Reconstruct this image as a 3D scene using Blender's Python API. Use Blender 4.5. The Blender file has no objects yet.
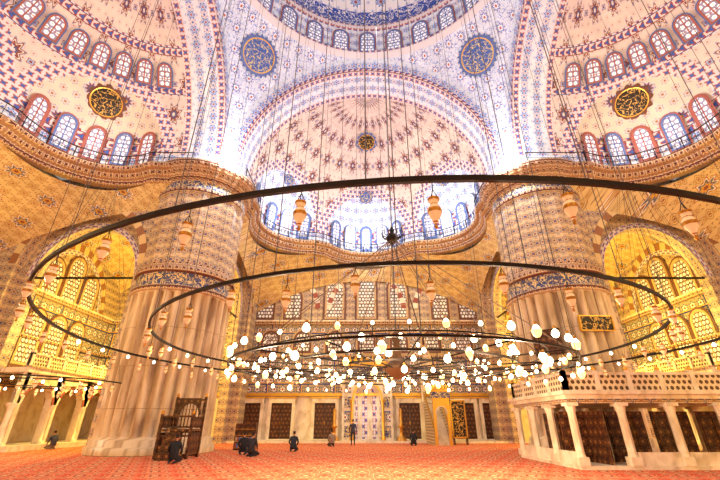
import bpy, math, random
from math import sin, cos, pi, sqrt, radians, atan2, floor
from mathutils import Vector, Matrix
random.seed(3)
scene = bpy.context.scene
COL = scene.collection

# ---------------------------------------------------------------- colours
def srgb(h, g=None, b=None):
    c = (h, g, b)
    return tuple(((x/255)/12.92 if x/255 <= 0.04045 else ((x/255+0.055)/1.055)**2.4) for x in c) + (1.0,)

# ---------------------------------------------------------------- materials
class NT:
    def __init__(s, name):
        s.mat = bpy.data.materials.new(name); s.mat.use_nodes = True
        s.t = s.mat.node_tree; s.n = s.t.nodes; s.l = s.t.links
        s.bsdf = s.n['Principled BSDF']
        s.uv = None
    def m(s, op, a, b=None, c=None):
        nd = s.n.new('ShaderNodeMath'); nd.operation = op
        for i, v in enumerate((a, b, c)):
            if v is None: continue
            if isinstance(v, (int, float)): nd.inputs[i].default_value = v
            else: s.l.new(v, nd.inputs[i])
        return nd.outputs[0]
    def UV(s):
        if s.uv is None:
            tc = s.n.new('ShaderNodeTexCoord'); sp = s.n.new('ShaderNodeSeparateXYZ')
            s.l.new(tc.outputs['UV'], sp.inputs[0]); s.uv = (sp.outputs[0], sp.outputs[1]); s.tc = tc
        return s.uv
    def mix(s, f, a, b, mode='MIX'):
        nd = s.n.new('ShaderNodeMix'); nd.data_type = 'RGBA'; nd.blend_type = mode
        if isinstance(f, (int, float)): nd.inputs[0].default_value = f
        else: s.l.new(f, nd.inputs[0])
        for idx, v in ((6, a), (7, b)):
            if isinstance(v, tuple): nd.inputs[idx].default_value = v
            else: s.l.new(v, nd.inputs[idx])
        return nd.outputs[2]
    def noise(s, scale, detail=3, vec=None, dist=0.0):
        nd = s.n.new('ShaderNodeTexNoise'); nd.inputs['Scale'].default_value = scale
        nd.inputs['Detail'].default_value = detail; nd.inputs['Distortion'].default_value = dist
        if vec is None:
            s.UV(); vec = s.tc.outputs['UV']
        s.l.new(vec, nd.inputs['Vector'])
        return nd.outputs['Fac']
    def ramp(s, fac, stops, const=True):
        nd = s.n.new('ShaderNodeValToRGB'); r = nd.color_ramp
        r.interpolation = 'CONSTANT' if const else 'LINEAR'
        while len(r.elements) < len(stops): r.elements.new(1.0)
        for e, (p, c) in zip(r.elements, stops):
            e.position = min(1, p); e.color = c if c else (0, 0, 0, 0)
        s.l.new(fac, nd.inputs[0])
        return nd.outputs[0], nd.outputs[1]
    def medal(s, base, su, sv, stops, pet=8, amp=.12, stagger=True, ou=0., ov=0., sx=1., sy=1., al_=1.0):
        U, V = s.UV()
        v = s.m('ADD', s.m('DIVIDE', V, sv), ov+100)
        u = s.m('ADD', s.m('DIVIDE', U, su), ou+100)
        if stagger:
            row = s.m('MODULO', s.m('FLOOR', v), 2.0)
            u = s.m('MULTIPLY_ADD', row, 0.5, u)
        x = s.m('MULTIPLY', s.m('SUBTRACT', s.m('FRACT', u), .5), su*sx)
        y = s.m('MULTIPLY', s.m('SUBTRACT', s.m('FRACT', v), .5), sv*sy)
        r = s.m('SQRT', s.m('ADD', s.m('MULTIPLY', x, x), s.m('MULTIPLY', y, y)))
        if pet:
            th = s.m('ARCTAN2', y, x)
            r = s.m('MULTIPLY', r, s.m('MULTIPLY_ADD', s.m('COSINE', s.m('MULTIPLY', th, float(pet))), amp, 1.0))
        R = stops[-1][0]
        st = []; prev = 0
        for rad, c in stops:
            st.append((prev/R*.99, c)); prev = rad
        st.append((.99, None))
        col, al = s.ramp(s.m('DIVIDE', r, R), st)
        if al_ < 1: al = s.m('MULTIPLY', al, al_)
        return s.mix(al, base, col)
    def bands(s, base, axis, period, parts):
        W = s.UV()[axis]
        f = s.m('FRACT', s.m('ADD', s.m('DIVIDE', W, period), 100.0))
        for a, b, c in parts:
            k = s.m('MULTIPLY', s.m('GREATER_THAN', f, a), s.m('LESS_THAN', f, b))
            base = s.mix(k, base, c)
        return base
    def scribble(s, base, color, scale, thr=.03, dist=1.2, amount=1.0):
        n = s.noise(scale, 2, None, dist)
        k = s.m('LESS_THAN', s.m('ABSOLUTE', s.m('SUBTRACT', n, .5)), thr)
        if amount < 1: k = s.m('MULTIPLY', k, amount)
        return s.mix(k, base, color)
    def vary(s, col, scale, lo=.82):
        n = s.noise(scale, 3)
        c, _ = s.ramp(n, [(.3, (lo, lo, lo, 1)), (.7, (1, 1, 1, 1))], False)
        return s.mix(1.0, col, c, 'MULTIPLY')
    def out(s, col, rough=.6, metal=0., emis=0., bump=0., spec=.3):
        b = s.bsdf
        if isinstance(col, tuple): b.inputs['Base Color'].default_value = col
        else: s.l.new(col, b.inputs['Base Color'])
        b.inputs['Roughness'].default_value = rough; b.inputs['Metallic'].default_value = metal
        b.inputs['Specular IOR Level'].default_value = spec
        if emis:
            if isinstance(col, tuple): b.inputs['Emission Color'].default_value = col
            else: s.l.new(col, b.inputs['Emission Color'])
            b.inputs['Emission Strength'].default_value = emis
            s.mat.cycles.emission_sampling = 'NONE' if emis > 1 else 'AUTO'
        return s.mat

def simple(name, c, rough=.6, metal=0., emis=0., spec=.3):
    return NT(name).out(c, rough, metal, emis, 0, spec)

red = srgb(160, 72, 58); brick = srgb(140, 74, 58); blue = srgb(62, 94, 170); navy = srgb(40, 58, 122); teal = srgb(60, 120, 130)
cream = srgb(238, 222, 204); white = srgb(240, 238, 234); gold = srgb(214, 160, 62); black = srgb(30, 24, 22)
sky = srgb(166, 186, 222); maroon = srgb(96, 44, 34)

def M_cap():
    s = NT('painted_plaster_cap'); c = srgb(230, 212, 200)
    c = s.medal(c, .62, .62, [(.05, srgb(180, 120, 106)), (.12, c), (.16, srgb(206, 190, 190))], 6, .2)
    c = s.medal(c, 1.9, 2.3, [(.10, cream), (.2, srgb(80, 90, 136)), (.34, brick), (.40, cream), (.46, srgb(150, 88, 70)), (.52, srgb(166, 164, 184))], 8, .24, True, 0, 0, 1, .7)
    c = s.medal(c, 1.9, 2.3, [(.08, brick), (.16, sky), (.21, srgb(164, 98, 82))], 4, .2, True, .5, 0)
    return s.out(s.vary(c, .6), .7)
def M_dome():
    s = NT('painted_plaster_dome'); c = srgb(232, 230, 230)
    c = s.medal(c, .8, .8, [(.05, blue), (.10, c), (.15, sky)], 6, .2)
    c = s.medal(c, 2.4, 2.4, [(.14, red), (.3, sky), (.4, blue), (.46, white)], 8, .25)
    return s.out(c, .7)
def M_exedra():
    s = NT('painted_plaster_exedra'); c = srgb(226, 206, 184)
    c = s.medal(c, .7, .7, [(.07, srgb(166, 106, 84)), (.14, c), (.19, srgb(162, 156, 178))], 6, .2)
    c = s.medal(c, 2.0, 2.6, [(.12, gold), (.22, srgb(70, 80, 120)), (.32, brick), (.38, sky)], 10, .2)
    return s.out(s.vary(c, .6), .7)
def M_bluewhite():
    s = NT('iznik_blue_white_tile'); c = srgb(230, 234, 240)
    c = s.medal(c, .95, .95, [(.07, srgb(186, 92, 82)), (.16, srgb(182, 200, 232)), (.23, srgb(84, 118, 194)), (.30, c), (.35, srgb(158, 174, 216))], 6, .25)
    c = s.medal(c, .95, .95, [(.08, srgb(90, 120, 194)), (.14, white), (.18, srgb(200, 160, 154))], 5, .3, True, .5, 0)
    return s.out(s.vary(c, .5), .5)
def M_pend():
    s = NT('pendentive_tile'); c = srgb(224, 228, 236)
    c = s.scribble(c, srgb(120, 144, 204), 2.6, .02, 1.6)
    c = s.medal(c, 1.15, 1.15, [(.08, srgb(180, 92, 82)), (.18, white), (.26, srgb(88, 122, 200)), (.33, srgb(206, 196, 200))], 8, .22)
    return s.out(s.vary(c, .5), .55)
def M_goldtile():
    s = NT('gilded_floral_tile'); c = srgb(210, 182, 142)
    c = s.medal(c, .7, .7, [(.07, brick), (.14, c), (.2, srgb(112, 108, 122)), (.25, c), (.3, srgb(158, 118, 80))], 6, .25)
    c = s.medal(c, .7, .7, [(.08, srgb(70, 84, 132)), (.12, srgb(196, 144, 80))], 4, .3, True, .5, 0)
    return s.out(s.vary(c, .5), .5)
def M_goldtile_big():
    s = NT('gilded_scroll_plaster'); c = srgb(222, 192, 136)
    c = s.medal(c, .9, .9, [(.06, brick), (.12, c), (.2, srgb(186, 138, 76)), (.28, c), (.33, srgb(160, 122, 80))], 6, .3)
    c = s.medal(c, 2.7, 2.7, [(.12, brick), (.25, gold), (.4, srgb(110, 108, 120)), (.48, cream), (.55, srgb(170, 112, 68))], 8, .25)
    return s.out(s.vary(c, .5), .55)
def M_tripat():
    s = NT('painted_triangle_band'); c = srgb(218, 206, 202)
    c = s.medal(c, .55, .55, [(.12, blue), (.2, red)], 3, .35)
    c = s.bands(c, 1, 1.1, [(0, .06, brick), (.5, .55, navy)])
    return s.out(c, .6)
def M_archband():
    s = NT('archivolt_band'); c = srgb(214, 206, 206)
    c = s.medal(c, .5, .5, [(.1, blue), (.17, srgb(180, 104, 86))], 4, .3)
    return s.out(c, .55)
def M_calli(name='calligraphy_band', a=srgb(44, 78, 168), b=srgb(232, 230, 222), sc=2.6, thr=.035):
    s = NT(name); c = a
    c = s.scribble(c, b, sc, thr, .8)
    return s.out(c, .5)
def M_cornice():
    s = NT('muqarnas_cornice'); c = srgb(166, 126, 94)
    c = s.medal(c, .42, .42, [(.1, maroon), (.15, srgb(214, 184, 142))], 4, .3)
    c = s.bands(c, 1, 1.0, [(0, .1, maroon)])
    return s.out(c, .6)
def M_marble(name, a, b, hi, scale=.35, streak=True):
    s = NT(name); s.UV()
    mp = s.n.new('ShaderNodeMapping'); mp.inputs['Scale'].default_value = (1.0, .14 if streak else .6, 1)
    s.l.new(s.tc.outputs['UV'], mp.inputs[0])
    n = s.noise(scale*6, 6, mp.outputs[0], .6)
    c, _ = s.ramp(n, [(.3, b), (.48, a), (.6, hi), (.75, a)], False)
    if streak: c = s.bands(c, 1, 2.2, [(0, .012, b)])
    return s.out(c, .4, 0, 0, 0, .4)
def M_voussoir(name, a, b):
    s = NT(name); c = s.bands(a, 0, 1.0, [(0, .5, b)])
    return s.out(c, .6)
def M_carpet():
    s = NT('red_mosque_carpet'); c = srgb(214, 84, 52)
    c = s.medal(c, 1.2, 1.24, [(.1, srgb(246, 200, 150)), (.2, srgb(120, 34, 30)), (.34, srgb(240, 140, 92)), (.42, srgb(150, 40, 32)), (.47, srgb(240, 170, 120))], 8, .2)
    c = s.medal(c, .6, .62, [(.05, srgb(70, 60, 80)), (.11, srgb(240, 160, 110))], 4, .3, True, .5, 0)
    c = s.bands(c, 1, 1.24, [(0, .12, srgb(246, 190, 140)), (.04, .08, srgb(110, 26, 28))])
    n = s.noise(40, 2)
    k, _ = s.ramp(n, [(.2, (.7, .7, .7, 1)), (.8, (1, 1, 1, 1))], False)
    return s.out(s.mix(1., c, k, 'MULTIPLY'), .9, 0, 0, 0, .1)
def M_wood(name='carved_walnut', a=srgb(92, 50, 28), b=srgb(52, 28, 18)):
    s = NT(name)
    c = s.scribble(a, b, 3.0, .12, .5)
    c = s.medal(c, .34, .34, [(.06, srgb(140, 92, 50)), (.1, b), (.13, srgb(112, 66, 36))], 8, .2)
    return s.out(c, .45)
def M_pane(name, base, lit, e):
    s = NT(name)
    c = s.medal(base, .34, .34, [(.05, srgb(226, 196, 150)), (.13, lit)], 6, .05)
    return s.out(c, .3, 0, e)
def M_lattice():
    s = NT('pierced_marble_balustrade'); c = srgb(222, 196, 154)
    c = s.medal(c, .22, .22, [(.075, srgb(90, 60, 38))], 6, .1)
    return s.out(c, .4)
def M_lowtile():
    s = NT('iznik_wall_tile'); c = srgb(170, 146, 118)
    c = s.medal(c, .8, .8, [(.1, brick), (.2, cream), (.27, srgb(84, 92, 124)), (.32, srgb(110, 104, 92))], 6, .25)
    c = s.bands(c, 0, 3.2, [(0, .04, navy), (.04, .07, gold)])
    c = s.bands(c, 1, 2.4, [(0, .05, navy), (.05, .09, gold)])
    return s.out(c, .35)

cap = M_cap(); domem = M_dome(); exed = M_exedra(); bw = M_bluewhite(); pend = M_pend(); gt = M_goldtile(); gtb = M_goldtile_big()
tri = M_tripat(); ab = M_archband(); calli = M_calli(); corn = M_cornice()
rnd = M_calli('calligraphy_roundel', srgb(66, 92, 156), srgb(206, 186, 130), 3.0, .035)
blackp = M_calli('black_gilt_calligraphy', srgb(40, 30, 22), srgb(206, 160, 76), 3.2, .03)
callig = M_calli('gilt_inscription_frieze', srgb(64, 72, 112), srgb(216, 186, 126), 4.0, .045)
marb = M_marble('streaked_marble', srgb(192, 162, 126), srgb(146, 114, 82), srgb(212, 186, 152))
marw = M_marble('white_marble', srgb(220, 200, 168), srgb(190, 166, 134), srgb(232, 216, 190), .3, False)
vous = M_voussoir('red_white_voussoirs', srgb(230, 214, 188), srgb(150, 76, 58))
vousg = M_voussoir('gilded_voussoirs', srgb(214, 184, 130), srgb(150, 100, 66))
carpet = M_carpet(); wood = M_wood(); lat = M_lattice(); lowt = M_lowtile()
paneC = M_pane('stained_glass_day', srgb(140, 130, 146), srgb(230, 236, 248), .45)
paneW = M_pane('stained_glass_warm', srgb(104, 80, 66), srgb(232, 226, 214), .25)
iron = simple('black_iron', srgb(38, 30, 26), .5, .6)
cabm = simple('steel_cable', srgb(96, 78, 66), .5, .4)
brass = simple('aged_brass', srgb(196, 140, 60), .3, .9)
bronze = simple('dark_bronze', srgb(84, 58, 36), .6, .2)
goldm = simple('gilding', srgb(220, 168, 70), .35, .7)
glassw = simple('amber_lamp_glass', srgb(240, 210, 160), .15, 0, .3)
bulb = simple('lit_bulb', srgb(255, 238, 196), .3, 0, 9)
cupg = simple('halo_glass_cup', srgb(255, 214, 140), .2, 0, 1.6)  # cup emission stands in for the halo around a lit bulb
frameR = simple('red_window_surround', srgb(164, 92, 78), .6)
frameB = simple('blue_window_surround', srgb(92, 112, 164), .6)
frT = simple('tan_window_surround', srgb(190, 156, 112), .6)
frN = simple('brown_window_surround', srgb(112, 70, 54), .6)

# ---------------------------------------------------------------- mesh builder
class MB:
    def __init__(s, mats): s.v = []; s.f = []; s.uv = []; s.mi = []; s.sm = []; s.mats = list(mats)
    def mid(s, m):
        if m not in s.mats: s.mats.append(m)
        return s.mats.index(m)
    def face(s, pts, uvs, m, smooth=False):
        b = len(s.v); s.v += [tuple(p) for p in pts]; s.f.append(tuple(range(b, b+len(pts))))
        s.uv += [tuple(u) for u in uvs]; s.mi.append(s.mid(m)); s.sm.append(smooth)
    def grid(s, nu, nv, fn, m, smooth=True):
        b = len(s.v); UV = []
        for i in range(nu+1):
            for j in range(nv+1):
                p, uv = fn(i/nu, j/nv); s.v.append(tuple(p)); UV.append(uv)
        for i in range(nu):
            for j in range(nv):
                ids = [i*(nv+1)+j, (i+1)*(nv+1)+j, (i+1)*(nv+1)+j+1, i*(nv+1)+j+1]
                s.f.append(tuple(b+k for k in ids)); s.uv += [UV[k] for k in ids]
                mm = m(i, j) if callable(m) else m
                s.mi.append(s.mid(mm)); s.sm.append(smooth)
    def box(s, x0, x1, y0, y1, z0, z1, m, T=None):
        P = [(x0, y0, z0), (x1, y0, z0), (x1, y1, z0), (x0, y1, z0), (x0, y0, z1), (x1, y0, z1), (x1, y1, z1), (x0, y1, z1)]
        for ids, ax in (((0, 1, 5, 4), (0, 2)), ((1, 2, 6, 5), (1, 2)), ((2, 3, 7, 6), (0, 2)), ((3, 0, 4, 7), (1, 2)), ((4, 5, 6, 7), (0, 1)), ((3, 2, 1, 0), (0, 1))):
            pts = [P[k] for k in ids]; uvs = [(p[ax[0]], p[ax[1]]) for p in pts]
            if T: pts = [T(p) for p in pts]
            s.face(pts, uvs, m)
    def lathe(s, prof, n, m, cx=0, cy=0, cz=0, T=None, mod=None, smooth=True, uvr=None):
        def fn(a, b):
            k = b*(len(prof)-1); i = int(round(k)); r, z = prof[i]
            th = a*2*pi
            rr = mod(r, z, th) if mod else r
            p = (cx+rr*cos(th), cy+rr*sin(th), cz+z)
            if T: p = T(p)
            return p, (th*(uvr or max(r, .1)), z)
        if callable(m) :
            mm = lambda i, j: m(j)
        else: mm = m
        s.grid(n, len(prof)-1, fn, mm, smooth)
    def tube(s, pts, r, m, k=6, closed=False):
        pts = [Vector(p) for p in pts]; n = len(pts); rings = []
        for i, p in enumerate(pts):
            if closed: d = pts[(i+1) % n]-pts[i-1]
            else: d = pts[min(i+1, n-1)]-pts[max(i-1, 0)]
            d.normalize(); up = Vector((0, 0, 1)) if abs(d.z) < .95 else Vector((1, 0, 0))
            a = d.cross(up).normalized(); b = a.cross(d)
            rr = r[i] if isinstance(r, (list, tuple)) else r
            rings.append([p+a*cos(t*2*pi/k)*rr+b*sin(t*2*pi/k)*rr for t in range(k)])
        b0 = len(s.v)
        for rg in rings: s.v += [tuple(q) for q in rg]
        for i in range(n if closed else n-1):
            for t in range(k):
                a1 = b0+i*k+t; a2 = b0+i*k+(t+1) % k; i2 = (i+1) % n
                s.f.append((a1, a2, b0+i2*k+(t+1) % k, b0+i2*k+t)); s.uv += [(0, 0), (.1, 0), (.1, .1), (0, .1)]
                s.mi.append(s.mid(m)); s.sm.append(True)
        if not closed:
            for e in (0, n-1):
                s.f.append(tuple(b0+e*k+t for t in range(k))); s.uv += [(0, 0)]*k; s.mi.append(s.mid(m)); s.sm.append(False)
    def obj(s, name, parent=None, weld=True):
        me = bpy.data.meshes.new(name); me.from_pydata(s.v, [], s.f)
        for m in s.mats: me.materials.append(m)
        ul = me.uv_layers.new(name='UVMap')
        fl = [c for uv in s.uv for c in uv]; ul.data.foreach_set('uv', fl)
        me.polygons.foreach_set('material_index', s.mi); me.polygons.foreach_set('use_smooth', s.sm)
        me.update()
        o = bpy.data.objects.new(name, me); COL.objects.link(o)
        if parent: o.parent = parent
        return o
def empty(name, loc=(0, 0, 0), rz=0):
    e = bpy.data.objects.new(name, None); COL.objects.link(e); e.location = loc; e.rotation_euler = (0, 0, rz); e.empty_display_size = .3
    return e
def inst(o, rz, name=None, loc=None):
    d = bpy.data.objects.new(name or o.name, o.data); COL.objects.link(d); d.rotation_euler = (0, 0, rz)
    if loc: d.location = loc
    return d
def four(o, names=None):
    r = [o]
    for k in (1, 2, 3): r.append(inst(o, -k*pi/2, names[k] if names else None))
    if names: o.name = names[0]
    return r

def arched_window(mb, M, w, h, fr, bd, pane, bt=.16):
    def outline(e):
        hw = w/2+e; zs = h-w*.55; pts = [(-hw, -e), (-hw, zs)]
        n = 8
        for i in range(1, n):
            a = pi-i*pi/n; pts.append((hw*cos(a), zs+(w*.55+e)*sin(a)))
        pts += [(hw, zs), (hw, -e)]
        return pts
    A, B, C = outline(0), outline(bt), outline(bt*1.9)
    for P, Q, mt, z0, z1 in ((A, B, fr, .07, .09), (B, C, bd, .05, .05)):
        for i in range(len(P)):
            j = (i+1) % len(P)
            mb.face([M((*P[i], z0)), M((*P[j], z0)), M((*Q[j], z1)), M((*Q[i], z1))], [(0, 0), (.2, 0), (.2, .2), (0, .2)], mt)
    for i in range(len(A)):
        j = (i+1) % len(A)
        mb.face([M((*A[i], .07)), M((*A[j], .07)), M((*A[j], .01)), M((*A[i], .01))], [(0, 0)]*4, fr)
    mb.face([M((*p, .02)) for p in A], A, pane)
    mb.box(-.03, .03, 0, h, .02, .06, fr, M)
    for k in (1, 2): mb.box(-w/2, w/2, h*k/3-.02, h*k/3+.02, .02, .05, fr, M)

# ================================================================ ROOM SHELL
ZS = 19.3; AR = 10.0; FA = 11.0; YB = 14.0; W = 26.0; PX = 12.75

mb = MB([carpet]); mb.grid(4, 4, lambda a, b: ((-W+2*W*a, -W+2*W*b, 0), (-W+2*W*a, -W+2*W*b)), carpet, False)
mb.obj('floor')

# semi dome ---------------------------------------------------
EX = [0.0, radians(57), radians(-57)]; EC, ER, EZ = 6.6, 4.9, 5.2
def semir(az, el):
    d = (sin(az)*cos(el), cos(az)*cos(el), sin(el)); best = 10.0; which = -1; near = -9
    for k, a0 in enumerate(EX):
        c = (EC*sin(a0), EC*cos(a0), 0)
        A = (d[0]**2+d[1]**2)/ER**2+d[2]**2/EZ**2
        B = -2*(d[0]*c[0]+d[1]*c[1])/ER**2; Cc = (EC**2)/ER**2-1
        D = B*B-4*A*Cc
        if D <= 0: continue
        t1 = (-B-sqrt(D))/(2*A); t2 = (-B+sqrt(D))/(2*A)
        if t2 <= 0: continue
        near = max(near, t2-10)
        if t1 < 10 and t2 > best: best = t2; which = k
    return best, which, near
def spt(az, el):
    t, w, n = semir(az, el)
    return Vector((t*sin(az)*cos(el), YB+t*cos(az)*cos(el), ZS+t*sin(el)))
NA, NE = 240, 84
mb = MB([cap, exed, ab, bw, tri])
def fcap(a, b):
    az = -pi/2+a*pi; el = b*pi/2
    return spt(az, el), (az*9, el*10)
def mcap(i, j):
    az = -pi/2+(i+.5)/NA*pi; el = (j+.5)/NE*pi/2
    t, w, n = semir(az, el)
    if w >= 0: return exed if el > .14 else tri
    if n > -.7: return ab
    z = ZS+10*sin(el)
    if 23.9 < z < 24.4 or 26.2 < z < 26.7: return tri
    return cap
mb.grid(NA, NE, fcap, mcap)
def fdr(a, b):
    az = -pi/2+a*pi; p = spt(az, 0); return (p.x, p.y, 17.6+b*(ZS-17.6)), (az*10, b*1.7)
mb.grid(NA, 1, fdr, bw, False)
semis = four(mb.obj('semi_dome'))
fm = semis[0].data.copy(); semis[0].data = fm
for i, m in enumerate(fm.materials):
    if m in (exed,): fm.materials[i] = bw
ti = [i for i, m in enumerate(fm.materials) if m == tri][0]; ci = [i for i, m in enumerate(fm.materials) if m == cap][0]
for p in fm.polygons:
    if p.material_index == ti and p.center.z > 22: p.material_index = ci

def radial_M(az, z, h):
    def at(a, zz):
        if zz <= ZS: p = spt(a, 0); return Vector((p.x, p.y, zz))
        lo, hi = 0., 1.5
        for _ in range(24):
            m = (lo+hi)/2
            if spt(a, m).z < zz: lo = m
            else: hi = m
        return spt(a, lo)
    p0 = at(az, z); p1 = at(az, z+h); up = (p1-p0).normalized()
    r = (at(az+.02, z+h/2)-at(az-.02, z+h/2)).normalized()
    n = r.cross(up).normalized()
    if n.dot(Vector((0, YB, ZS))-p0) < 0: n = -n
    r = up.cross(n)
    return lambda q: p0+r*q[0]+up*q[1]+n*(q[2]+.10)
def drumwins(mb, f1, f2):
    for a0 in EX:
        for k in (-2, -1, 0, 1, 2):
            az = a0+radians(k*9.3)
            if abs(az) > radians(84): continue
            arched_window(mb, radial_M(az, 18.7, 2.5), .85, 2.5, f1 if k % 2 else f2, f2, paneC, .12)
mb = MB([frameR, frameB, paneC]); drumwins(mb, frameB, frameR)
for k in range(17):
    az = radians(-80+k*10)
    arched_window(mb, radial_M(az, 24.55, 1.5), .78, 1.5, frameR, frameB, paneC, .1)
w1 = mb.obj('window_1')
for k, nm in ((2, 'window_2'), (3, 'window_3')): inst(w1, -k*pi/2, nm)
w1.rotation_euler.z = -pi/2
mb = MB([frameR, frameB, paneC]); drumwins(mb, bw, frameB)
mb.obj('window_4')
def medallion_disc(mb, c, n, R, m1, m2, petals=12, mr=None):
    n = n.normalized(); a = n.cross(Vector((0, 0, 1))).normalized(); b = a.cross(n)
    N = 72
    def rg(r, off): return [c+n*off+(a*cos(t*2*pi/N)+b*sin(t*2*pi/N))*r(t) for t in range(N)]
    A = rg(lambda t: R*.72, .10); B = rg(lambda t: R*.77, .12); C = rg(lambda t: R*(.92+.08*cos(petals*t*2*pi/N)), .06)
    mb.face(A, [(R*cos(t*2*pi/N)*.7+3, R*sin(t*2*pi/N)*.7) for t in range(N)], m1)
    for P, Q, mt in ((A, B, mr or goldm), (B, C, m2)):
        for i in range(N):
            j = (i+1) % N; mb.face([P[i], P[j], Q[j], Q[i]], [(P[i].x, P[i].z)]*4, mt)
mb = MB([blackp, goldm, frN])
for a0 in EX:
    el = radians(20); p = spt(a0, el); q = spt(a0, el+.03); t = spt(a0+.03, el)
    n = (q-p).cross(t-p)
    if n.dot(Vector((0, YB, ZS))-p) < 0: n = -n
    medallion_disc(mb, p+n.normalized()*.12, n, 1.35, blackp, frN)
dms = four(mb.obj('dome_medallion'))
mb = MB([blackp, goldm, frN])
for az_, el_, R_ in ((0, 27, .8), (-57, 24, .7), (57, 24, .7), (0, 62, 1.1)):
    p = spt(radians(az_), radians(el_)); n = Vector((0, YB, ZS))-p
    medallion_disc(mb, p+n.normalized()*.25, n, R_, rnd if el_ < 50 else blackp, frameB)
dms[0].data = mb.obj('tmp').data
bpy.data.objects.remove(bpy.data.objects['tmp'])

# balcony cornice + railing
path = []
for i in range(NA+1):
    az = -pi/2+i/NA*pi; p = spt(az, 0); path.append(Vector((p.x, p.y)))
path = [Vector((-10, 11.2)), Vector((-10, 12.6))]+path+[Vector((10, 12.6)), Vector((10, 11.2))]
def normals(path):
    out = []
    for i in range(len(path)):
        d = path[min(i+1, len(path)-1)]-path[max(i-1, 0)]; d.normalize()
        out.append(Vector((d.y, -d.x)))
    return out
nr = normals(path)
if nr[len(nr)//2].y > 0: nr = [-n for n in nr]
arc = [0]
for i in range(1, len(path)): arc.append(arc[-1]+(path[i]-path[i-1]).length)
prof = [(-.3, 16.75), (.12, 16.9), (.18, 17.2), (.42, 17.35), (.5, 17.6), (.8, 17.75), (.85, 18.0), (-.3, 18.0)]
mb = MB([corn, iron])
L = len(path)-1
def fcor(a, b):
    i = int(round(a*L)); j = int(round(b*(len(prof)-1))); o, z = prof[j]
    if 0 < j < 6: o += .04*(1 if i % 2 else -1)
    p = path[i]+nr[i]*o
    return (p.x, p.y, z), (arc[i], z)
mb.grid(L, len(prof)-1, fcor, corn, False)
rail = [(path[i]+nr[i]*.72) for i in range(0, L+1)]
for z, r in ((18.95, .045), (18.5, .02), (18.1, .025)):
    mb.tube([(p.x, p.y, z) for p in rail[::3]], r, iron, 4)
for i in range(0, L+1, 3):
    p = rail[i]; mb.tube([(p.x, p.y, 18), (p.x, p.y, 19.0)], .02 if i % 12 else .045, iron, 4)
four(mb.obj('balcony_gallery'))

BX = 11.3; BY = W-.2
def rectp(az):
    dx, dy = sin(az), cos(az); t = 1e9
    if abs(dx) > 1e-6: t = min(t, BX/abs(dx))
    if dy > 1e-6: t = min(t, (BY-YB)/dy)
    return t
mb = MB([gtb])
def floft(a, b):
    az = -pi/2+a*pi; r0 = spt(az, 0); r0 = sqrt(r0.x**2+(r0.y-YB)**2)-.02; r1 = max(rectp(az), r0+.05)
    r = r0+(r1-r0)*b
    z = 16.9-1.0*b-4.2*(max(0, (r-10))/6.4)**1.35
    return (r*sin(az), YB+r*cos(az), z), (r*sin(az)*1.0+.6*(16.9-z), r*cos(az)+.8*(16.9-z))
mb.grid(144, 14, floft, gtb)
four(mb.obj('squinch_vault'))

# main arches --------------------------------------------------
zc, Rs2 = 19.9, 244.0
mb = MB([bw, ab, tri])
NN = 96
def fint(a, b):
    th = a*pi; y = FA+(YB-FA)*b
    return (AR*cos(th), y, ZS+AR*sin(th)), (th*AR, y)
mb.grid(NN, 6, fint, lambda i, j: ab if j in (0, 5) else bw)
ro = sqrt(Rs2-FA*FA)
def fface(a, b):
    th = a*pi; x0, z0 = AR*cos(th), ZS+AR*sin(th)
    x1 = max(-FA, min(FA, ro*cos(th)*1.02)); z1 = zc+sqrt(max(0, ro*ro-x1*x1))
    x = x0+(x1-x0)*b; z = z0+(z1-z0)*b
    return (x, FA-.02*(b > .9), z), (th*11, b*1.1)
mb.grid(NN, 4, fface, lambda i, j: tri if j in (0,) else bw)
four(mb.obj('main_arch'))

mb = MB([pend, ab])
def fpen(a, b):
    ph = pi/4+(a-.5)*pi/2; rb = FA/max(abs(cos(ph)), abs(sin(ph)))
    zb = zc+sqrt(max(0, Rs2-rb*rb)); z = 31+(zb-31)*b; r = sqrt(Rs2-(z-zc)**2)
    r = min(r, rb)
    return (r*cos(ph), r*sin(ph), z), ((ph-pi/4)*12, z)
mb.grid(48, 32, fpen, pend)
four(mb.obj('pendentive'))
mb = MB([rnd, goldm, frameB])
zz = 28.8; rr = sqrt(Rs2-(zz-zc)**2)
c = Vector((rr*cos(pi/4), rr*sin(pi/4), zz)); n = Vector((0, 0, zc))-c
medallion_disc(mb, c+n.normalized()*.1, n, 1.75, rnd, frameB, 24)
four(mb.obj('calligraphy_roundel'))

mb = MB([bw])
mb.box(10.02, 15, 11.04, 15, 17.9, 21.4, bw); mb.box(11.04, 15, 10.02, 15, 17.9, 21.4, bw)
four(mb.obj('pier_block'))

# main dome ----------------------------------------------------
prof = [(11.3, 30.9), (10.5, 31.0), (10.5, 31.35), (10.95, 31.4), (10.9, 32.6), (10.75, 34.3), (10.45, 34.5), (10.45, 34.8), (10.6, 34.9), (10.25, 36.3), (9.8, 37.4), (9.6, 37.6)]
for k in range(1, 17):
    a = k/16*pi/2; prof.append((9.6*cos(a)+.001, 37.6+6.4*sin(a)))
def md(j):
    if j <= 2 or 5 <= j <= 7: return ab
    if j in (3, 4): return bw
    if j == 8: return calli
    return domem
mb = MB([bw]); mb.lathe(prof, 144, md, uvr=10.0); mb.obj('main_dome')
mb = MB([frameR])
for k in range(28):
    a = k*2*pi/28; c = Vector((10.9*sin(a), 10.9*cos(a), 31.7)); rgt = Vector((cos(a), -sin(a), 0)); up = Vector((-.06*sin(a), -.06*cos(a), 1)).normalized(); n = Vector((-sin(a), -cos(a), 0))
    arched_window(mb, lambda q, c=c, rgt=rgt, up=up, n=n: c+rgt*q[0]+up*q[1]+n*(q[2]+.05), 1.15, 2.2, frameB, frameR, paneC, .12)
mb.obj('window_5')

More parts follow.
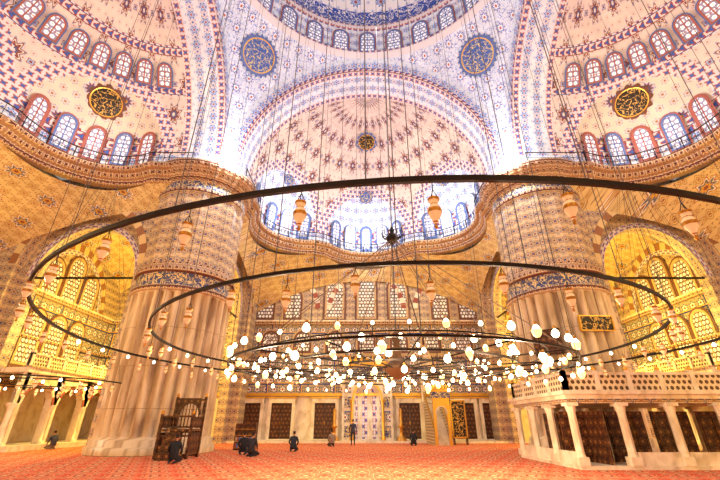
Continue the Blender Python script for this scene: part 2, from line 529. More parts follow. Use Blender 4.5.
# pillars ------------------------------------------------------
prof = [(3.4, 0), (3.4, .35), (3.25, .4), (3.25, .7), (3.1, .8)]+[(3.05, .9+k*.98) for k in range(9)] + \
       [(3.12, 8.8), (3.2, 8.9), (3.2, 9.15), (3.05, 9.2), (3.05, 10.0), (3.2, 10.05), (3.2, 10.35), (3.05, 10.4)] + \
       [(2.98, 10.75+k*1.0) for k in range(6)]+[(2.98, 15.9), (3.12, 16.0), (3.12, 16.3), (3.0, 16.35), (3.0, 16.9), (3.2, 17.0), (3.25, 17.3), (3.5, 17.4), (3.55, 17.7), (3.8, 17.8), (3.85, 18.2), (2.5, 18.25)]
NF = 30
def pmod(r, z, th):
    if .85 < z < 8.78: return r-.30+.36*abs(sin(th*NF/2))**.8
    if 16.9 < z < 18.0: return r+.08*abs(sin(th*20))
    if 10.72 < z < 15.95: return r+.06*cos(th*16)
    return r
def pm(j):
    z = (prof[j][1]+prof[j+1][1])/2
    if z < 8.85: return marb
    if 9.2 <= z <= 10.0: return callig
    if z < 10.7: return corn
    if z < 16: return gt
    if 16.35 < z < 16.9: return callig
    return corn
mb = MB([marb]); mb.lathe(prof, 360, pm, PX, PX, 0, mod=pmod)
four(mb.obj('pillar'))

# outer walls --------------------------------------------------
mb = MB([marw, lowt, gtb, gt, corn, vous])
def wstrip(z0, z1, m):
    mb.face([(-W, W, z0), (W, W, z0), (W, W, z1), (-W, W, z1)], [(-W, z0), (W, z0), (W, z1), (-W, z1)], m)
wstrip(0, 3.9, marw); wstrip(3.9, 7.4, lowt); wstrip(7.4, 10.6, lowt); wstrip(10.6, 20, gt)
mb.box(-W, W, W-.35, W, 10.5, 10.75, corn); mb.box(-W, W, W-.5, W, 10.75, 10.9, marw)
mb.box(-W, W, W-.25, W, 7.3, 7.5, corn); mb.box(-W, W, W-.3, W, 3.8, 4.05, goldm); mb.box(-W, W, W-.35, W, 0, .25, marw)
def arch_ring(mb, P, xc, zs, r0, r1, th, m, n=24, k=1.08):
    def f(a, b):
        t = a*pi; r = r0+(r1-r0)*b; return P((xc+r*cos(t), th, zs+k*r*sin(t))), (a*n/2, b)
    mb.grid(n*2, 1, f, m, False)
for sx in (-1, 1):
    arch_ring(mb, lambda q: q, sx*19.2, 10.8, 4.3, 4.9, W-.12, vousg)
    arch_ring(mb, lambda q: q, sx*19.2, 10.8, 3.9, 4.3, W-.10, ab)
for xc in (-8.9, 0, 8.9):
    arch_ring(mb, lambda q: q, xc, 12.2, 3.6, 4.1, W-.12, vous, 20, .95)
four(mb.obj('wall_north'), ['wall_north', 'wall_east', 'wall_south', 'wall_west'])
mb = MB([frameR, frameB, paneW, gt])
def wallM(x, z, y=W): return lambda q: (x+q[0], y-q[2]-.08, z+q[1])
for x in (-3.3, 0, 3.3): arched_window(mb, wallM(x, 11.3), 1.6, 3.9 if x else 4.3, frT, frN, paneW, .2)
for x in (-10.4, -7.6, 7.6, 10.4): arched_window(mb, wallM(x, 11.2), 1.5, 2.9, frN, frT, paneW, .2)
for x in (-9.6, -6.4, -3.2, 0, 3.2, 6.4, 9.6): arched_window(mb, wallM(x, 7.9), 1.4, 1.8, frN, frT, paneW, .2)
for s in (-1, 1):
    for dx in (-2.3, 0, 2.3):
        arched_window(mb, wallM(s*19.2+dx, 10.95), 1.5, 2.8+(1.0 if dx == 0 else 0), frT, frN, paneW, .2)
        arched_window(mb, wallM(s*19.2+dx, 5.6), 1.5, 3.8, frT, frN, paneW, .2)
four(mb.obj('window_6'), ['window_6', 'window_7', 'window_8', 'window_9'])
def door(mb, x):
    y = W
    mb.box(x-1.25, x-.95, y-.3, y, .25, 3.5, marw); mb.box(x+.95, x+1.25, y-.3, y, .25, 3.5, marw)
    mb.box(x-1.25, x+1.25, y-.34, y, 3.2, 3.6, marw); mb.box(x-1.35, x+1.35, y-.42, y, 3.6, 3.72, goldm)
    for s in (-1, 1):
        x0, x1 = (x-.95, x-.02) if s < 0 else (x+.02, x+.95)
        mb.box(x0, x1, y-.14, y, .25, 3.2, wood)
        for z0, z1 in ((.4, 1.1), (1.25, 2.3), (2.45, 3.05)):
            mb.box(x0+.12, x1-.12, y-.19, y-.14, z0, z1, wood)
        mb.box(x-.02+s*.06-.02, x-.02+s*.06+.02, y-.2, y-.14, 1.4, 1.7, brass)
for i, x in enumerate((-10.8, -7.9, -3.9, 3.9, 8.9, 11.6, -19, -22.5, 19, 22.5)):
    mb = MB([marw]); door(mb, x); mb.obj('door_%d' % (i+1))

# arch walls between bays ---------------
def arch_panel(mb, P, xc, r, zs, x0, x1, zt, th, m, mv, n=28, k=1.08, rw=1.14):
    pts = [(xc-r*cos(i*pi/n), zs+k*r*sin(i*pi/n)) for i in range(n+1)]
    for d in (0, th):
        for i in range(n):
            a, b = pts[i], pts[i+1]
            q = [(a[0], d, a[1]), (b[0], d, b[1]), (b[0], d, zt), (a[0], d, zt)]
            mb.face([P(t) for t in q], [(t[0], t[2]) for t in q], m)
        for xa, xb in ((x0, xc-r), (xc+r, x1)):
            if xb-xa > .01:
                q = [(xa, d, 0), (xb, d, 0), (xb, d, zt), (xa, d, zt)]
                mb.face([P(t) for t in q], [(t[0], t[2]) for t in q], m)
        arch_ring(mb, P, xc, zs, r, r*rw, -.05 if d == 0 else th+.05, mv, max(8, n//2), k)
    for i in range(n):
        a, b = pts[i], pts[i+1]
        mb.face([P((a[0], 0, a[1])), P((b[0], 0, b[1])), P((b[0], th, b[1])), P((a[0], th, a[1]))], [(i*.3, 0), (i*.3+.3, 0), (i*.3+.3, th), (i*.3, th)], m)
    for xx in (xc-r, xc+r):
        q = [(xx, 0, 0), (xx, th, 0), (xx, th, zs), (xx, 0, zs)]
        mb.face([P(t) for t in q], [(t[1], t[2]) for t in q], m)
for s in (1, -1):
    mb = MB([gt, vous])
    arch_panel(mb, lambda q: (s*(BX+q[1]), q[0], q[2]), 19.8, 4.1, 11.2, 14.5, W, 18.0, .9, gt, vousg, 40, 1.08, 1.12)
    arch_panel(mb, lambda q: (s*(BX+.9+q[1]), q[0], q[2]), 19.8, 3.5, 10.6, 15.6, 24.1, 16.5, .8, gt, ab, 40, 1.08, 1.1)
    mb.tube([(s*(BX+1.2), 16.2, 10.6), (s*(BX+1.2), 23.4, 10.6)], .08, iron, 6)
    four(mb.obj('aisle_arch'))
mb = MB([gtb])
def fcc(a, b):
    x = 12+a*14.2; y = 12+b*14.2; d = sqrt((x-19.1)**2+(y-19.1)**2)
    z = 12.2+5.2*sqrt(max(0, 1-(d/10.3)**2))
    return (x, y, z), (x, y)
mb.grid(48, 48, fcc, gtb)
four(mb.obj('ceiling'))

# side galleries ----------------
mb = MB([marw, vous, lat, gt])
gx = 21.6; sp = 3.1; zsp = 2.6
mb.box(gx-.5, W-.4, 12.6, 25.6, 0, .3, marw)
for k in range(4):
    yc = 14.3+k*sp
    arch_panel(mb, lambda q: (gx+q[1], q[0], q[2]), yc, 1.25, zsp, yc-sp/2, yc-sp/2, 4.4, .45, marw, vous, 16, .95)
    for yy in (yc-sp/2, yc+sp/2):
        q = [(gx, yy-.31, zsp), (gx, yy+.31, zsp), (gx, yy+.31, 4.4), (gx, yy-.31, 4.4)]
        mb.face(q, [(t[1], t[2]) for t in q], marw)
for k in range(5):
    yc = 14.3+(k-.5)*sp
    mb.lathe([(.3, .3), (.3, .45), (.2, .5), (.18, 2.2), (.2, 2.25), (.34, 2.55), (.34, 2.62)], 16, marw, gx+.22, yc)
mb.box(gx-.15, W-.3, 12.6, 25.7, 4.4, 4.7, marw); mb.box(gx-.25, gx+.3, 12.6, 25.7, 4.7, 4.8, gt)
mb.box(gx-.02, gx+.12, 12.6, 25.7, 4.8, 5.5, lat); mb.box(gx-.08, gx+.18, 12.6, 25.7, 5.5, 5.6, marw)
for k in range(10):
    yy = 12.7+k*1.43; mb.box(gx-.08, gx+.18, yy-.1, yy+.1, 4.8, 5.75, marw)
g1 = mb.obj('side_gallery'); inst(g1, pi)
m2 = g1.data.copy()
for v in m2.vertices: v.co.x = -v.co.x
g2 = bpy.data.objects.new('side_gallery', m2); COL.objects.link(g2); inst(g2, pi)

mb = MB([marw]); mb.box(-15, 15, 23.6, W-.4, 0, .16, marw); mb.obj('trim_1')

# ================================================================ MIHRAB
mb = MB([marw, goldm, calli, lowt])
y = W-.35
mb.box(-2.3, -1.25, y-.45, y, .16, 6.4, marw); mb.box(1.25, 2.3, y-.45, y, .16, 6.4, marw)
mb.box(-2.5, 2.5, y-.55, y, 6.4, 6.75, goldm); mb.box(-2.3, 2.3, y-.5, y, 5.4, 6.4, callig)
arch_panel(mb, lambda q: (q[0], y-.45+q[1], q[2]), 0, 1.25, 3.4, -1.25, 1.25, 5.4, .45, marw, goldm, 20, 1.2)
def fn(a, b):
    t = pi*a; zt = .2+3.2*min(1, b*1.6); rr = 1.25
    if b*1.6 > 1:
        e = (b*1.6-1)/.6*pi/2; rr = 1.25*cos(e); zt = 3.4+1.5*sin(e)
    return (rr*cos(t), y-.02+.3*sin(t)*rr/1.25, zt), (t*1.2, zt)
mb.grid(24, 24, fn, lambda i, j: marw if (i//3) % 2 else ab)
for s in (-1, 1):
    for k in range(4): mb.box(s*1.78-.3, s*1.78+.3, y-.5, y-.44, .4+k*1.2, 1.3+k*1.2, (callig, lowt)[k % 2])
for k in range(9):
    x = -2.2+k*.55
    mb.lathe([(.16, 0), (.2, .1), (.02, .7)], 8, goldm, x, y-.25, 6.75)
for s in (-1, 1):
    mb.lathe([(.2, .16), (.2, .4), (.12, .5), (.12, 3.1), (.2, 3.3), (.22, 3.45)], 12, goldm, s*1.4, y-.6)
mb.obj('mihrab')
for s in (-1, 1):
    mb = MB([brass]); mb.lathe([(.5, .16), (.45, .25), (.15, .6), (.12, 1.1), (.3, 1.25), (.14, 1.4), (.14, 2.6), (.0, 2.75)], 20, brass, s*2.9, 24.3)
    mb.obj('candlestick')

# ================================================================ MINBAR
mb = MB([marw, goldm, lat, blackp])
x0, x1 = 5.0, 6.3; ya = 19.8
for xs in (x0, x1-.22): mb.box(xs, xs+.22, ya, ya+.2, 0, 3.3, goldm)
mb.box(x0-.1, x1+.1, ya-.06, ya+.3, 3.3, 3.75, callig); mb.box(x0-.15, x1+.15, ya-.1, ya+.34, 3.75, 3.9, goldm)
for k in range(5): mb.lathe([(.11, 0), (.13, .1), (.02, .45)], 8, goldm, x0+.12+k*.26, ya+.1, 3.9)
arch_panel(mb, lambda q: (q[0], ya+.02+q[1], q[2]), (x0+x1)/2, .42, 2.2, x0+.2, x1-.2, 3.3, .14, goldm, marw, 12, 1.1)
for k in range(12): mb.box(x0+.1, x1-.1, ya+.3+k*.32, ya+.62+k*.32, 0, .25+k*.25, marw)
for xs in (x0, x1-.1):
    P = [(xs, ya+.3, 0), (xs, ya+4.3, 0), (xs, ya+4.3, 3.9), (xs, ya+.3, 1.1)]
    for dx in (0, .1): mb.face([(p[0]+dx, p[1], p[2]) for p in P], [(p[1], p[2]) for p in P], lat)
    mb.tube([(xs+.05, ya+.3, 1.15), (xs+.05, ya+4.3, 3.95)], .08, goldm, 6)
for xs in (x0, x1-.14):
    for yy in (ya+4.3, ya+5.4): mb.box(xs, xs+.14, yy, yy+.14, 0, 5.6, marw)
mb.box(x0-.05, x1+.05, ya+4.2, ya+5.6, 3.1, 3.3, marw); mb.box(x0-.1, x1+.1, ya+4.2, ya+5.7, 5.6, 5.8, goldm)
mb.lathe([(.7, 0), (.66, .3), (.45, 1.2), (.1, 2.6), (.05, 2.7), (.12, 2.85), (.0, 3.1)], 12, gt, (x0+x1)/2, ya+4.95, 5.8, smooth=False)
mb.obj('minbar')
mb = MB([blackp, goldm]); bx = 6.6
mb.box(bx+.1, bx+1.1, 21.0, 21.06, .55, 3.1, blackp)
for a in ((bx, bx+.1, .45, 3.2), (bx+1.1, bx+1.2, .45, 3.2), (bx, bx+1.2, .45, .55), (bx, bx+1.2, 3.1, 3.2)):
    mb.box(a[0], a[1], 20.95, 21.1, a[2], a[3], goldm)
mb.box(bx+.05, bx+.15, 20.9, 21.2, 0, .45, wood); mb.box(bx+1.05, bx+1.15, 20.9, 21.2, 0, .45, wood)
mb.obj('framed_calligraphy_board')

# ================================================================ PREACHER'S CHAIR
mb = MB([wood, brass])
kx, ky = -9.55, 8.7
for dx in (-.75, .75):
    for dy in (-.65, .65):
        hgt = 2.75 if dy > 0 else 1.9
        mb.box(kx+dx-.06, kx+dx+.06, ky+dy-.06, ky+dy+.06, 0, hgt, wood)
        mb.lathe([(.06, 0), (.09, .08), (.02, .2)], 8, brass, kx+dx, ky+dy, hgt)
mb.box(kx-.75, kx+.75, ky-.65, ky+.65, 1.15, 1.25, wood)
for z0, z1, dy in ((.1, .95, -.62), (1.35, 1.8, -.62), (.1, 1.1, .62), (1.35, 2.6, .62)):
    for k in range(9):
        x = kx-.68+k*.17; mb.box(x-.02, x+.02, ky+dy-.02, ky+dy+.02, z0, z1, wood)
    mb.box(kx-.75, kx+.75, ky+dy-.03, ky+dy+.03, z0-.05, z0+.03, wood); mb.box(kx-.75, kx+.75, ky+dy-.03, ky+dy+.03, z1-.03, z1+.05, wood)
for dx in (-.74, .74):
    mb.box(kx+dx-.02, kx+dx+.02, ky-.6, ky+.6, .15, 1.1, wood); mb.box(kx+dx-.02, kx+dx+.02, ky-.6, ky+.6, 1.35, 1.8, wood)
for k in range(4): mb.box(kx-.35, kx+.35, ky-1.5+k*.22, ky-1.25+k*.22, 0, .28+k*.28, wood)
arch_panel(mb, lambda q: (q[0], ky+.6+q[1], q[2]), kx, .5, 1.9, kx-.75, kx-.5, 2.7, .06, wood, wood, 10)
mb.obj('preacher_chair')

mb = MB([wood])
mb.box(-8.6, -7.3, 14.6, 15.1, 0, 1.5, wood)
for k in range(4): mb.box(-8.55, -7.35, 14.52, 14.6, .1+k*.35, .13+k*.35, brass)
for k in range(22):
    xx = -8.5+(k % 11)*.11; zz = .13+(k//11)*.35; mb.box(xx, xx+.07, 14.52, 14.7, zz, zz+.25, (frameR, frameB, gt)[k % 3])
mb.obj('bookshelf')

# ================================================================ MUEZZIN PLATFORM
mb = MB([marw, lat, wood, gt])
X0, X1, Y0, Y1 = 7.4, 15.0, 3.6, 9.0
mb.box(X0-.15, X1+.15, Y0-.15, Y1+.1, 0, .12, marw)
zt = 2.35
mb.box(X0-.2, X1+.2, Y0-.2, Y1+.2, zt, zt+.16, marw); mb.box(X0-.3, X1+.3, Y0-.3, Y1+.3, zt+.16, zt+.3, marw)
mb.box(X0-.1, X1+.1, Y0-.1, Y1+.1, zt-.15, zt, gt)
def col(x, y_): 
    mb.box(x-.19, x+.19, y_-.19, y_+.19, .12, .4, marw)
    mb.lathe([(.17, .4), (.15, .5), (.145, 1.85), (.16, 1.9), (.22, 2.15), (.22, 2.22)], 8, marw, x, y_, smooth=False)
    mb.box(x-.22, x+.22, y_-.22, y_+.22, 2.1, 2.22, marw)
xs = [X0+k*1.9 for k in range(5)]; ys = [Y0+k*1.8 for k in range(4)]
for x in xs: col(x, Y0); col(x, Y1)
for y_ in ys[1:3]: col(X0, y_); col(X1, y_)
for i in range(4):
    a, b = xs[i]+.18, xs[i+1]-.18
    if i != 0: mb.box(a, b, Y0-.05, Y0+.05, .12, .55, marw)
    mb.box(a, b, Y0+1.4, Y0+1.48, .12, 1.95, wood)
    for q in range(3):
        w_ = (b-a)/3; mb.box(a+q*w_+.06, a+(q+1)*w_-.06, Y0+1.36, Y0+1.4, .3, 1.75, wood)
for i in range(3):
    a, b = ys[i]+.18, ys[i+1]-.18
    mb.box(X0-.05, X0+.05, a, b, .12, .55, marw); mb.box(X0+1.2, X0+1.28, a, b, .12, 1.95, wood)
for (a0, b0, a1, b1) in ((X0, Y0, X1, Y0), (X0, Y1, X1, Y1), (X0, Y0, X0, Y1), (X1, Y0, X1, Y1)):
    n = 6 if a0 != a1 else 4
    for k in range(n+1):
        x = a0+(a1-a0)*k/n; yy = b0+(b1-b0)*k/n
        mb.box(x-.09, x+.09, yy-.09, yy+.09, zt+.3, zt+1.05, marw); mb.lathe([(.07, 0), (.1, .08), (.0, .2)], 8, goldm, x, yy, zt+1.05)
    t = .04
    mb.box(min(a0, a1)-t, max(a0, a1)+t, min(b0, b1)-t, max(b0, b1)+t, zt+.3, zt+.88, lat)
    mb.box(min(a0, a1)-.08, max(a0, a1)+.08, min(b0, b1)-.08, max(b0, b1)+.08, zt+.88, zt+.98, marw)
mb.obj('muezzin_platform')

def plaque(name, az, z, w, h, m):
    mb = MB([m, goldm]); a = radians(az)
    c = Vector((PX+3.3*sin(a), PX-3.3*cos(a), z)); r = Vector((cos(a), sin(a), 0)); n = Vector((sin(a), -cos(a), 0)); u = Vector((0, -.0, 1))+n*.12
    T = lambda p: c+r*p[0]+u*p[2]+n*(-p[1])
    mb.box(-w/2, w/2, -.05, .1, -h/2, h/2, m, T)
    for b in ((-w/2-.06, w/2+.06, h/2, h/2+.06), (-w/2-.06, w/2+.06, -h/2-.06, -h/2), (-w/2-.06, -w/2, -h/2, h/2), (w/2, w/2+.06, -h/2, h/2)):
        mb.box(b[0], b[1], -.1, .1, b[2], b[3], goldm if m == blackp else wood, T)
    mb.obj(name)
plaque('calligraphy_plaque', 4, 6.7, 1.9, .75, blackp)
plaque('wooden_shutter_panel', -45, 5.8, 1.5, 1.3, wood)

# ================================================================ CHANDELIER
CX = .49; ch = empty('chandelier', (CX, 0, 0))
ZR = 3.66; ZI = 3.0
mb = MB([iron])
def flat_ring(R, z, w, h, n=128):
    pr = [(R-w, z-h), (R+w, z-h), (R+w, z+h), (R-w, z+h), (R-w, z-h)]
    mb.lathe(pr, n, iron, smooth=False)
flat_ring(9.15, ZR, .022, .032); flat_ring(7.0, ZR, .022, .032)
flat_ring(5.0, ZI, .025, .025); flat_ring(3.5, ZI, .025, .025); flat_ring(2.0, ZI, .025, .025); flat_ring(4.3, ZI+.25, .015, .015)
for k in range(16):
    a = k*2*pi/16; mb.tube([(.5*sin(a), .5*cos(a), ZI), (5.0*sin(a), 5.0*cos(a), ZI)], .018, iron, 4)
mb.obj('ring_frame', ch)
mb = MB([iron, brass])
mb.lathe([(0, -.3), (.15, -.25), (.4, -.05), (.55, .05), (.3, .15), (.14, .4), (.1, .8), (.16, .95), (.05, 1.1)], 24, bronze, 0, 0, ZI)
mb.lathe([(0.0, 0), (.14, .05), (.22, .2), (.14, .36), (.06, .45), (.1, .55), (.02, .7)], 20, iron, 0, 0, 7.3)
for k in range(14):
    a = k*2*pi/14; mb.tube([(.1*sin(a), .1*cos(a), 7.5), (.34*sin(a), .34*cos(a), 7.58), (.38*sin(a), .38*cos(a), 7.75)], .02, iron, 4)
mb.obj('hub', ch)
mb = MB([cabm])
for k in range(26):
    a = (k+.5)*2*pi/26; mb.tube([(9.15*sin(a), 9.15*cos(a), ZR), (9.15*sin(a), 9.15*cos(a), 37.4)], .007, cabm, 4)
for k in range(22):
    a = (k+.3)*2*pi/22; mb.tube([(7*sin(a), 7*cos(a), ZR), (7*sin(a), 7*cos(a), 41)], .009, cabm, 4)
for k in range(14):
    a = k*2*pi/14; mb.tube([(5*sin(a), 5*cos(a), ZI), (5*sin(a), 5*cos(a), 42)], .011, cabm, 4)
for k in range(16):
    a = k*2*pi/16; R = (5.0, 3.5)[k % 2]; mb.tube([(.12*sin(a), .12*cos(a), 7.4), (R*sin(a), R*cos(a), ZI)], .013, cabm, 4)
mb.tube([(0, 0, 4), (0, 0, 43.9)], .02, cabm, 5)
mb.obj('cables', ch)
lampprof = [(.01, -.16), (.03, -.14), (.045, -.09), (.085, -.02), (.1, .05), (.085, .12), (.05, .16), (.075, .22), (.08, .24)]
def hang_lamp(mb, x, y_, z, drop=.28, s=1.0, cap_=True):
    zz = z-drop
    mb.lathe([(r*s, q*s) for r, q in lampprof], 10, glassw, x, y_, zz)
    mb.lathe([(.082*s, .22*s), (.09*s, .26*s)], 10, brass, x, y_, zz); mb.lathe([(.0, -.24*s), (.03*s, -.2*s), (.012*s, -.16*s), (.045*s, -.12*s)], 8, brass, x, y_, zz)
    mb.lathe([(.102*s, .02*s), (.108*s, .05*s), (.102*s, .08*s)], 10, brass, x, y_, zz)
    mb.lathe([(.05*s, .15*s), (.056*s, .165*s), (.053*s, .18*s)], 8, brass, x, y_, zz)
    for t in range(3):
        a = t*2*pi/3; mb.tube([(x+.08*s*cos(a), y_+.08*s*sin(a), zz+.24*s), (x, y_, zz+.24*s+.12)], .005, iron, 3)
    mb.tube([(x, y_, zz+.24*s+.1), (x, y_, z)], .006, iron, 3)
mb = MB([glassw, brass])
for k in range(44):
    a = k*2*pi/44+.05; hang_lamp(mb, 9.15*sin(a), 9.15*cos(a), ZR, .34 if k % 2 else .4, .66)
for k in range(40):
    a = k*2*pi/40+.02; hang_lamp(mb, 7*sin(a), 7*cos(a), ZR, .36 if k % 2 else .5, .72)
mb.obj('glass_lamps', ch)
mb = MB([bulb, glassw, brass])
def bulbl(x, y_, z, r=.08, cup=False):
    mb.lathe([(.0, -r), (r*.7, -r*.7), (r, 0), (r*.75, r*.7), (r*.35, r*1.2), (r*.3, r*1.3)], 10, bulb, x, y_, z)
    mb.lathe([(r*.36, r*1.2), (r*.4, r*2.0), (.0, r*2.2)], 8, brass, x, y_, z)
    if cup:
        mb.lathe([(.0, -r*1.9), (r*.5, -r*1.8), (r*.95, -r*1.3), (r*1.15, -r*.6), (r*1.3, r*.0)], 10, cupg, x, y_, z)
for R, n, zo in ((5.0, 44, .26), (3.5, 28, -.2), (3.5, 24, .3), (2.0, 16, -.25), (5.0, 36, -.28), (4.3, 36, -.05), (1.2, 10, -.45), (2.7, 22, .05)):
    for k in range(n):
        a = (k+.37*n % 1)*2*pi/n+R
        x, y_ = R*sin(a), R*cos(a); bulbl(x, y_, ZI+zo, random.choice((.038, .048, .06, .085)), k % 3 == 0)
        mb.tube([(x, y_, ZI+zo+.1 if zo < 0 else ZI), (x, y_, ZI if zo < 0 else ZI+zo-.05)], .01, iron, 3)
for R, n in ((9.15, 44), (7.0, 36)):
    for k in range(n):
        a = k*2*pi/n+.12
        if cos(a) < -.2: continue
        bulbl(R*sin(a), R*cos(a), ZR-.12, .05, False)
mb.obj('bulbs', ch)
for s in (-1, 1):
    e = empty('ring_chandelier', (s*18.2, 9.8, 0)); z = 3.5
    mb = MB([iron, cabm, glassw, bulb, brass])
    for R in (4.3, 2.6):
        mb.lathe([(R-.02, z-.03), (R+.02, z-.03), (R+.02, z+.03), (R-.02, z+.03), (R-.02, z-.03)], 64, iron, smooth=False)
        for k in range(int(R*7)):
            a = k*2*pi/int(R*7)
            if k % 2: bulbl(R*sin(a), R*cos(a), z-.14, .07)
            else: hang_lamp(mb, R*sin(a), R*cos(a), z, .4)
        for k in range(8):
            a = k*pi/4; mb.tube([(R*sin(a), R*cos(a), z), (R*.2*sin(a), R*.2*cos(a), 16)], .01, cabm, 3)
    mb.obj('rings_and_lamps', e)

# ================================================================ PEOPLE
skin = simple('skin', srgb(196, 140, 108), .55); hairm = simple('dark_hair', srgb(34, 24, 20), .7)
cl = [simple('dark_cloth_%d' % i, c, .85) for i, c in enumerate((srgb(30, 30, 36), srgb(44, 40, 46), srgb(60, 44, 40), srgb(56, 58, 74), srgb(130, 110, 96), srgb(36, 40, 52)))]
def person(name, loc, rz, pose, top, bot):
    root = empty(name, loc, rz)
    if pose == 'stand':
        J = {'pel': (0, 0, .96, .15, .11), 'sp': (0, .01, 1.14, .14, .1), 'ch': (0, .0, 1.34, .17, .11), 'nk': (0, 0, 1.5, .055, .055), 'hd': (0, .01, 1.56, .05, .05)}
        for s, n in ((-1, 'l'), (1, 'r')):
            J.update({'sh'+n: (.19*s, 0, 1.43, .065, .065), 'el'+n: (.25*s, -.02, 1.15, .048, .048), 'wr'+n: (.25*s, .08, .9, .032, .032),
                      'hp'+n: (.1*s, 0, .9, .095, .1), 'kn'+n: (.11*s, .02+.03*s, .5, .062, .062), 'an'+n: (.11*s, -.02, .1, .042, .042), 'to'+n: (.12*s, .14, .045, .04, .03)})
        head = (0, .015, 1.66); hands = [((.25*s, .09, .88), (0, .15, -1)) for s in (-1, 1)]
    else:
        J = {'pel': (0, -.1, .27, .17, .15), 'sp': (0, -.09, .44, .15, .12), 'ch': (0, -.04, .64, .18, .12), 'nk': (0, .01, .81, .058, .058), 'hd': (0, .03, .87, .05, .05)}
        for s, n in ((-1, 'l'), (1, 'r')):
            J.update({'sh'+n: (.19*s, -.01, .74, .068, .068), 'el'+n: (.27*s, .0, .48, .05, .05), 'wr'+n: (.16*s, .24, .33, .033, .033),
                      'hp'+n: (.11*s, -.04, .23, .1, .11), 'kn'+n: (.2*s, .38, .11, .075, .075), 'an'+n: (.12*s, -.16, .075, .05, .05), 'to'+n: (.07*s, -.3, .05, .035, .03)})
        head = (0, .05, .965); hands = [((.155*s, .26, .32), (-.3*s, .9, -.35)) for s in (-1, 1)]
    keys = list(J); vs = [J[k][:3] for k in keys]; ix = {k: i for i, k in enumerate(keys)}
    E = [('pel', 'sp'), ('sp', 'ch'), ('ch', 'nk'), ('nk', 'hd')]
    for n in 'lr': E += [('ch', 'sh'+n), ('sh'+n, 'el'+n), ('el'+n, 'wr'+n), ('pel', 'hp'+n), ('hp'+n, 'kn'+n), ('kn'+n, 'an'+n), ('an'+n, 'to'+n)]
    me = bpy.data.meshes.new('body'); me.from_pydata(vs, [(ix[a], ix[b]) for a, b in E], [])
    ob = bpy.data.objects.new('body', me); COL.objects.link(ob)
    md_ = ob.modifiers.new('skin', 'SKIN'); md_.use_smooth_shade = True
    for k, sv in zip(keys, me.skin_vertices[0].data): sv.radius = J[k][3:5]; sv.use_root = (k == 'pel')
    sb = ob.modifiers.new('sub', 'SUBSURF'); sb.levels = 2; sb.render_levels = 2
    dg = bpy.context.evaluated_depsgraph_get(); me2 = bpy.data.meshes.new_from_object(ob.evaluated_get(dg))
    bpy.data.objects.remove(ob)
    me2.materials.clear(); me2.materials.append(top); me2.materials.append(bot); me2.materials.append(skin)
    zw = .93 if pose == 'stand' else .24; zn = 1.51 if pose == 'stand' else .84
    for p in me2.polygons:
        c = p.center; p.material_index = 2 if c.z > zn and abs(c.x) < .08 else (1 if c.z < zw and (pose == 'stand' and abs(c.x) < .2 or pose != 'stand') else 0); p.use_smooth = True
    b = bpy.data.objects.new('body', me2); COL.objects.link(b); b.parent = root
    mb = MB([skin, hairm]); hx, hy, hz = head
    def fh(a, c):
        th = a*2*pi; ph = (c-.5)*pi; x = .078*cos(ph)*sin(th); y_ = .095*cos(ph)*cos(th); z = .115*sin(ph)
        f = max(0, cos(th))**14
        if -.45 < ph < .15: y_ += .022*f*(1-abs(ph+.2)/.4 if abs(ph+.2) < .4 else 0)
        if abs(ph-.12) < .16: y_ -= .008*(max(0, cos(th-.4))**30+max(0, cos(th+.4))**30)
        if ph < -.3: x *= 1+.25*(ph+.3); y_ += .01*max(0, cos(th))
        return (hx+x, hy+y_, hz+z), (0, 0)
    mb.grid(36, 24, fh, lambda i, j: hairm if (j > 17 or (j > 9 and 9 <= i < 27)) else skin)
    for s in (-1, 1):
        mb.lathe([(0, -.012), (.02, -.01), (.028, 0), (.02, .01), (0, .012)], 10, skin, T=lambda p, s=s: (hx+s*.08+p[2]*.8, hy-.005+p[0], hz+p[1]*1.25))
        mb.lathe([(0, -.01), (.009, 0), (0, .01)], 8, hairm, hx+s*.03, hy+.086, hz+.012)
    mb.box(hx-.022, hx+.022, hy+.083, hy+.092, hz-.058, hz-.05, frameR)
    mb.lathe([(.0, .02), (.03, .04), (.06, .06), (.084, .07), (.088, .05), (.09, .03)][::-1], 24, hairm, hx, hy-.01, hz+.045)
    mb.obj('head', root)
    mb = MB([skin])
    for (hp, d) in hands:
        s = 1 if hp[0] > 0 else -1; p = Vector(hp); d = Vector(d).normalized(); side = d.cross(Vector((0, 1, 0)) if pose == 'stand' else Vector((0, 0, 1))).normalized(); nrm = side.cross(d)
        mb.tube([p-d*.02, p+d*.03, p+d*.07, p+d*.095], [.024, .034, .036, .026], skin, 8)
        for k, ln in enumerate((.062, .075, .07, .055)):
            o = p+d*.085+side*(k-1.5)*.019
            mb.tube([o-d*.02, o, o+d*ln*.5-nrm*.006, o+d*ln*.95-nrm*.024], [.009, .0095, .0085, .006], skin, 6)
        o = p+d*.03-side*s*.028
        mb.tube([o, o+d*.025-side*s*.022, o+d*.055-side*s*.03], [.012, .011, .007], skin, 6)
    mb.obj('hands', root)
person('seated_worshipper', (-8.45, 5.9, 0), .1, 'sit', cl[0], cl[0])
person('seated_worshipper', (-6.1, 9.4, 0), -.3, 'sit', cl[1], cl[0])
person('seated_worshipper', (-6.9, 10.7, 0), .2, 'sit', cl[0], cl[5])
person('seated_worshipper', (-4.6, 13.1, 0), .0, 'sit', cl[5], cl[0])
person('seated_worshipper', (-2.7, 18.4, 0), .3, 'sit', cl[4], cl[1])
person('standing_worshipper', (-1.2, 19.6, 0), .1, 'stand', cl[3], cl[1])
person('seated_worshipper', (3.3, 19.4, 0), -.1, 'sit', cl[0], cl[1])
person('seated_worshipper', (-20.4, 15.2, 0), 1.2, 'sit', cl[3], cl[4])

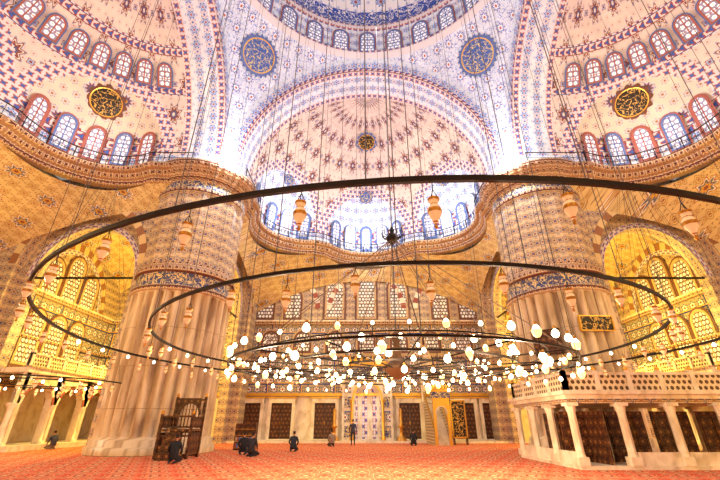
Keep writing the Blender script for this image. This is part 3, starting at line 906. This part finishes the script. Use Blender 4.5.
# ================================================================ LIGHTS
def pt(x, y_, z, e, c, r=.06):
    l = bpy.data.lights.new('point_light', 'POINT'); l.energy = e; l.color = c; l.shadow_soft_size = r  # tiny radius keeps the source unseen; many have no lamp fitting
    o = bpy.data.objects.new('point_light', l); COL.objects.link(o); o.location = (x, y_, z); return o
warm = (1, .76, .48); yel = (1, .76, .36); yel2 = (1, .78, .16); cool = (.82, .89, 1.0); neut = (1, .90, .84)
for k in range(8):
    a = k*pi/4+.2; R = 4.2 if k % 2 else 2.6
    pt(CX+R*sin(a), R*cos(a), ZI-.25, 400, warm)
for sx in (-1, 1):
    for sy in (-1, 1):
        pt(sx*18.5, sy*18.5, 8.6, 5000, yel2)  # unseen light added to fill the corner bay with yellow
        pt(sx*9.3, sy*9.3, 18.9, 1450, cool)
        pt(sx*18.5, sy*9.5, 3.1, 380, warm)
for k in range(4):
    R = Matrix.Rotation(-k*pi/2, 3, 'Z'); c = cool if k == 0 else neut
    for az in (-57, 0, 57):
        a = radians(az); p = R @ Vector((8.6*sin(a), YB+8.6*cos(a), 19.2)); pt(*p, 680 if k == 0 else 310, c)
    for x in (-6, 6):
        p = R @ Vector((x, 16, 8.0)); pt(*p, 360, yel)  # unseen lights added in mid-air to warm the bay
    p = R @ Vector((0, 17.5, 5)); pt(*p, 180, warm)
    p = R @ Vector((0, 5, 27.0)); pt(*p, 420, cool)
pt(0, 24.0, 2.6, 60, (1, .95, .9))  # unseen light added to brighten the mihrab
w = bpy.data.worlds.new('World'); scene.world = w; w.use_nodes = True
w.node_tree.nodes['Background'].inputs[0].default_value = (.9, .8, .7, 1); w.node_tree.nodes['Background'].inputs[1].default_value = .3

# ================================================================ CAMERA
cd = bpy.data.cameras.new('camera'); cd.lens = 18.8; cd.sensor_width = 36; cd.clip_end = 300
co = bpy.data.objects.new('camera', cd); COL.objects.link(co); co.location = (-.67, -12.2, 1.5); co.rotation_euler = (radians(116), 0, 0)
scene.camera = co
scene.view_settings.view_transform = 'Standard'
scene.view_settings.exposure = 0.0
print('verts', sum(len(m.vertices) for m in bpy.data.meshes))
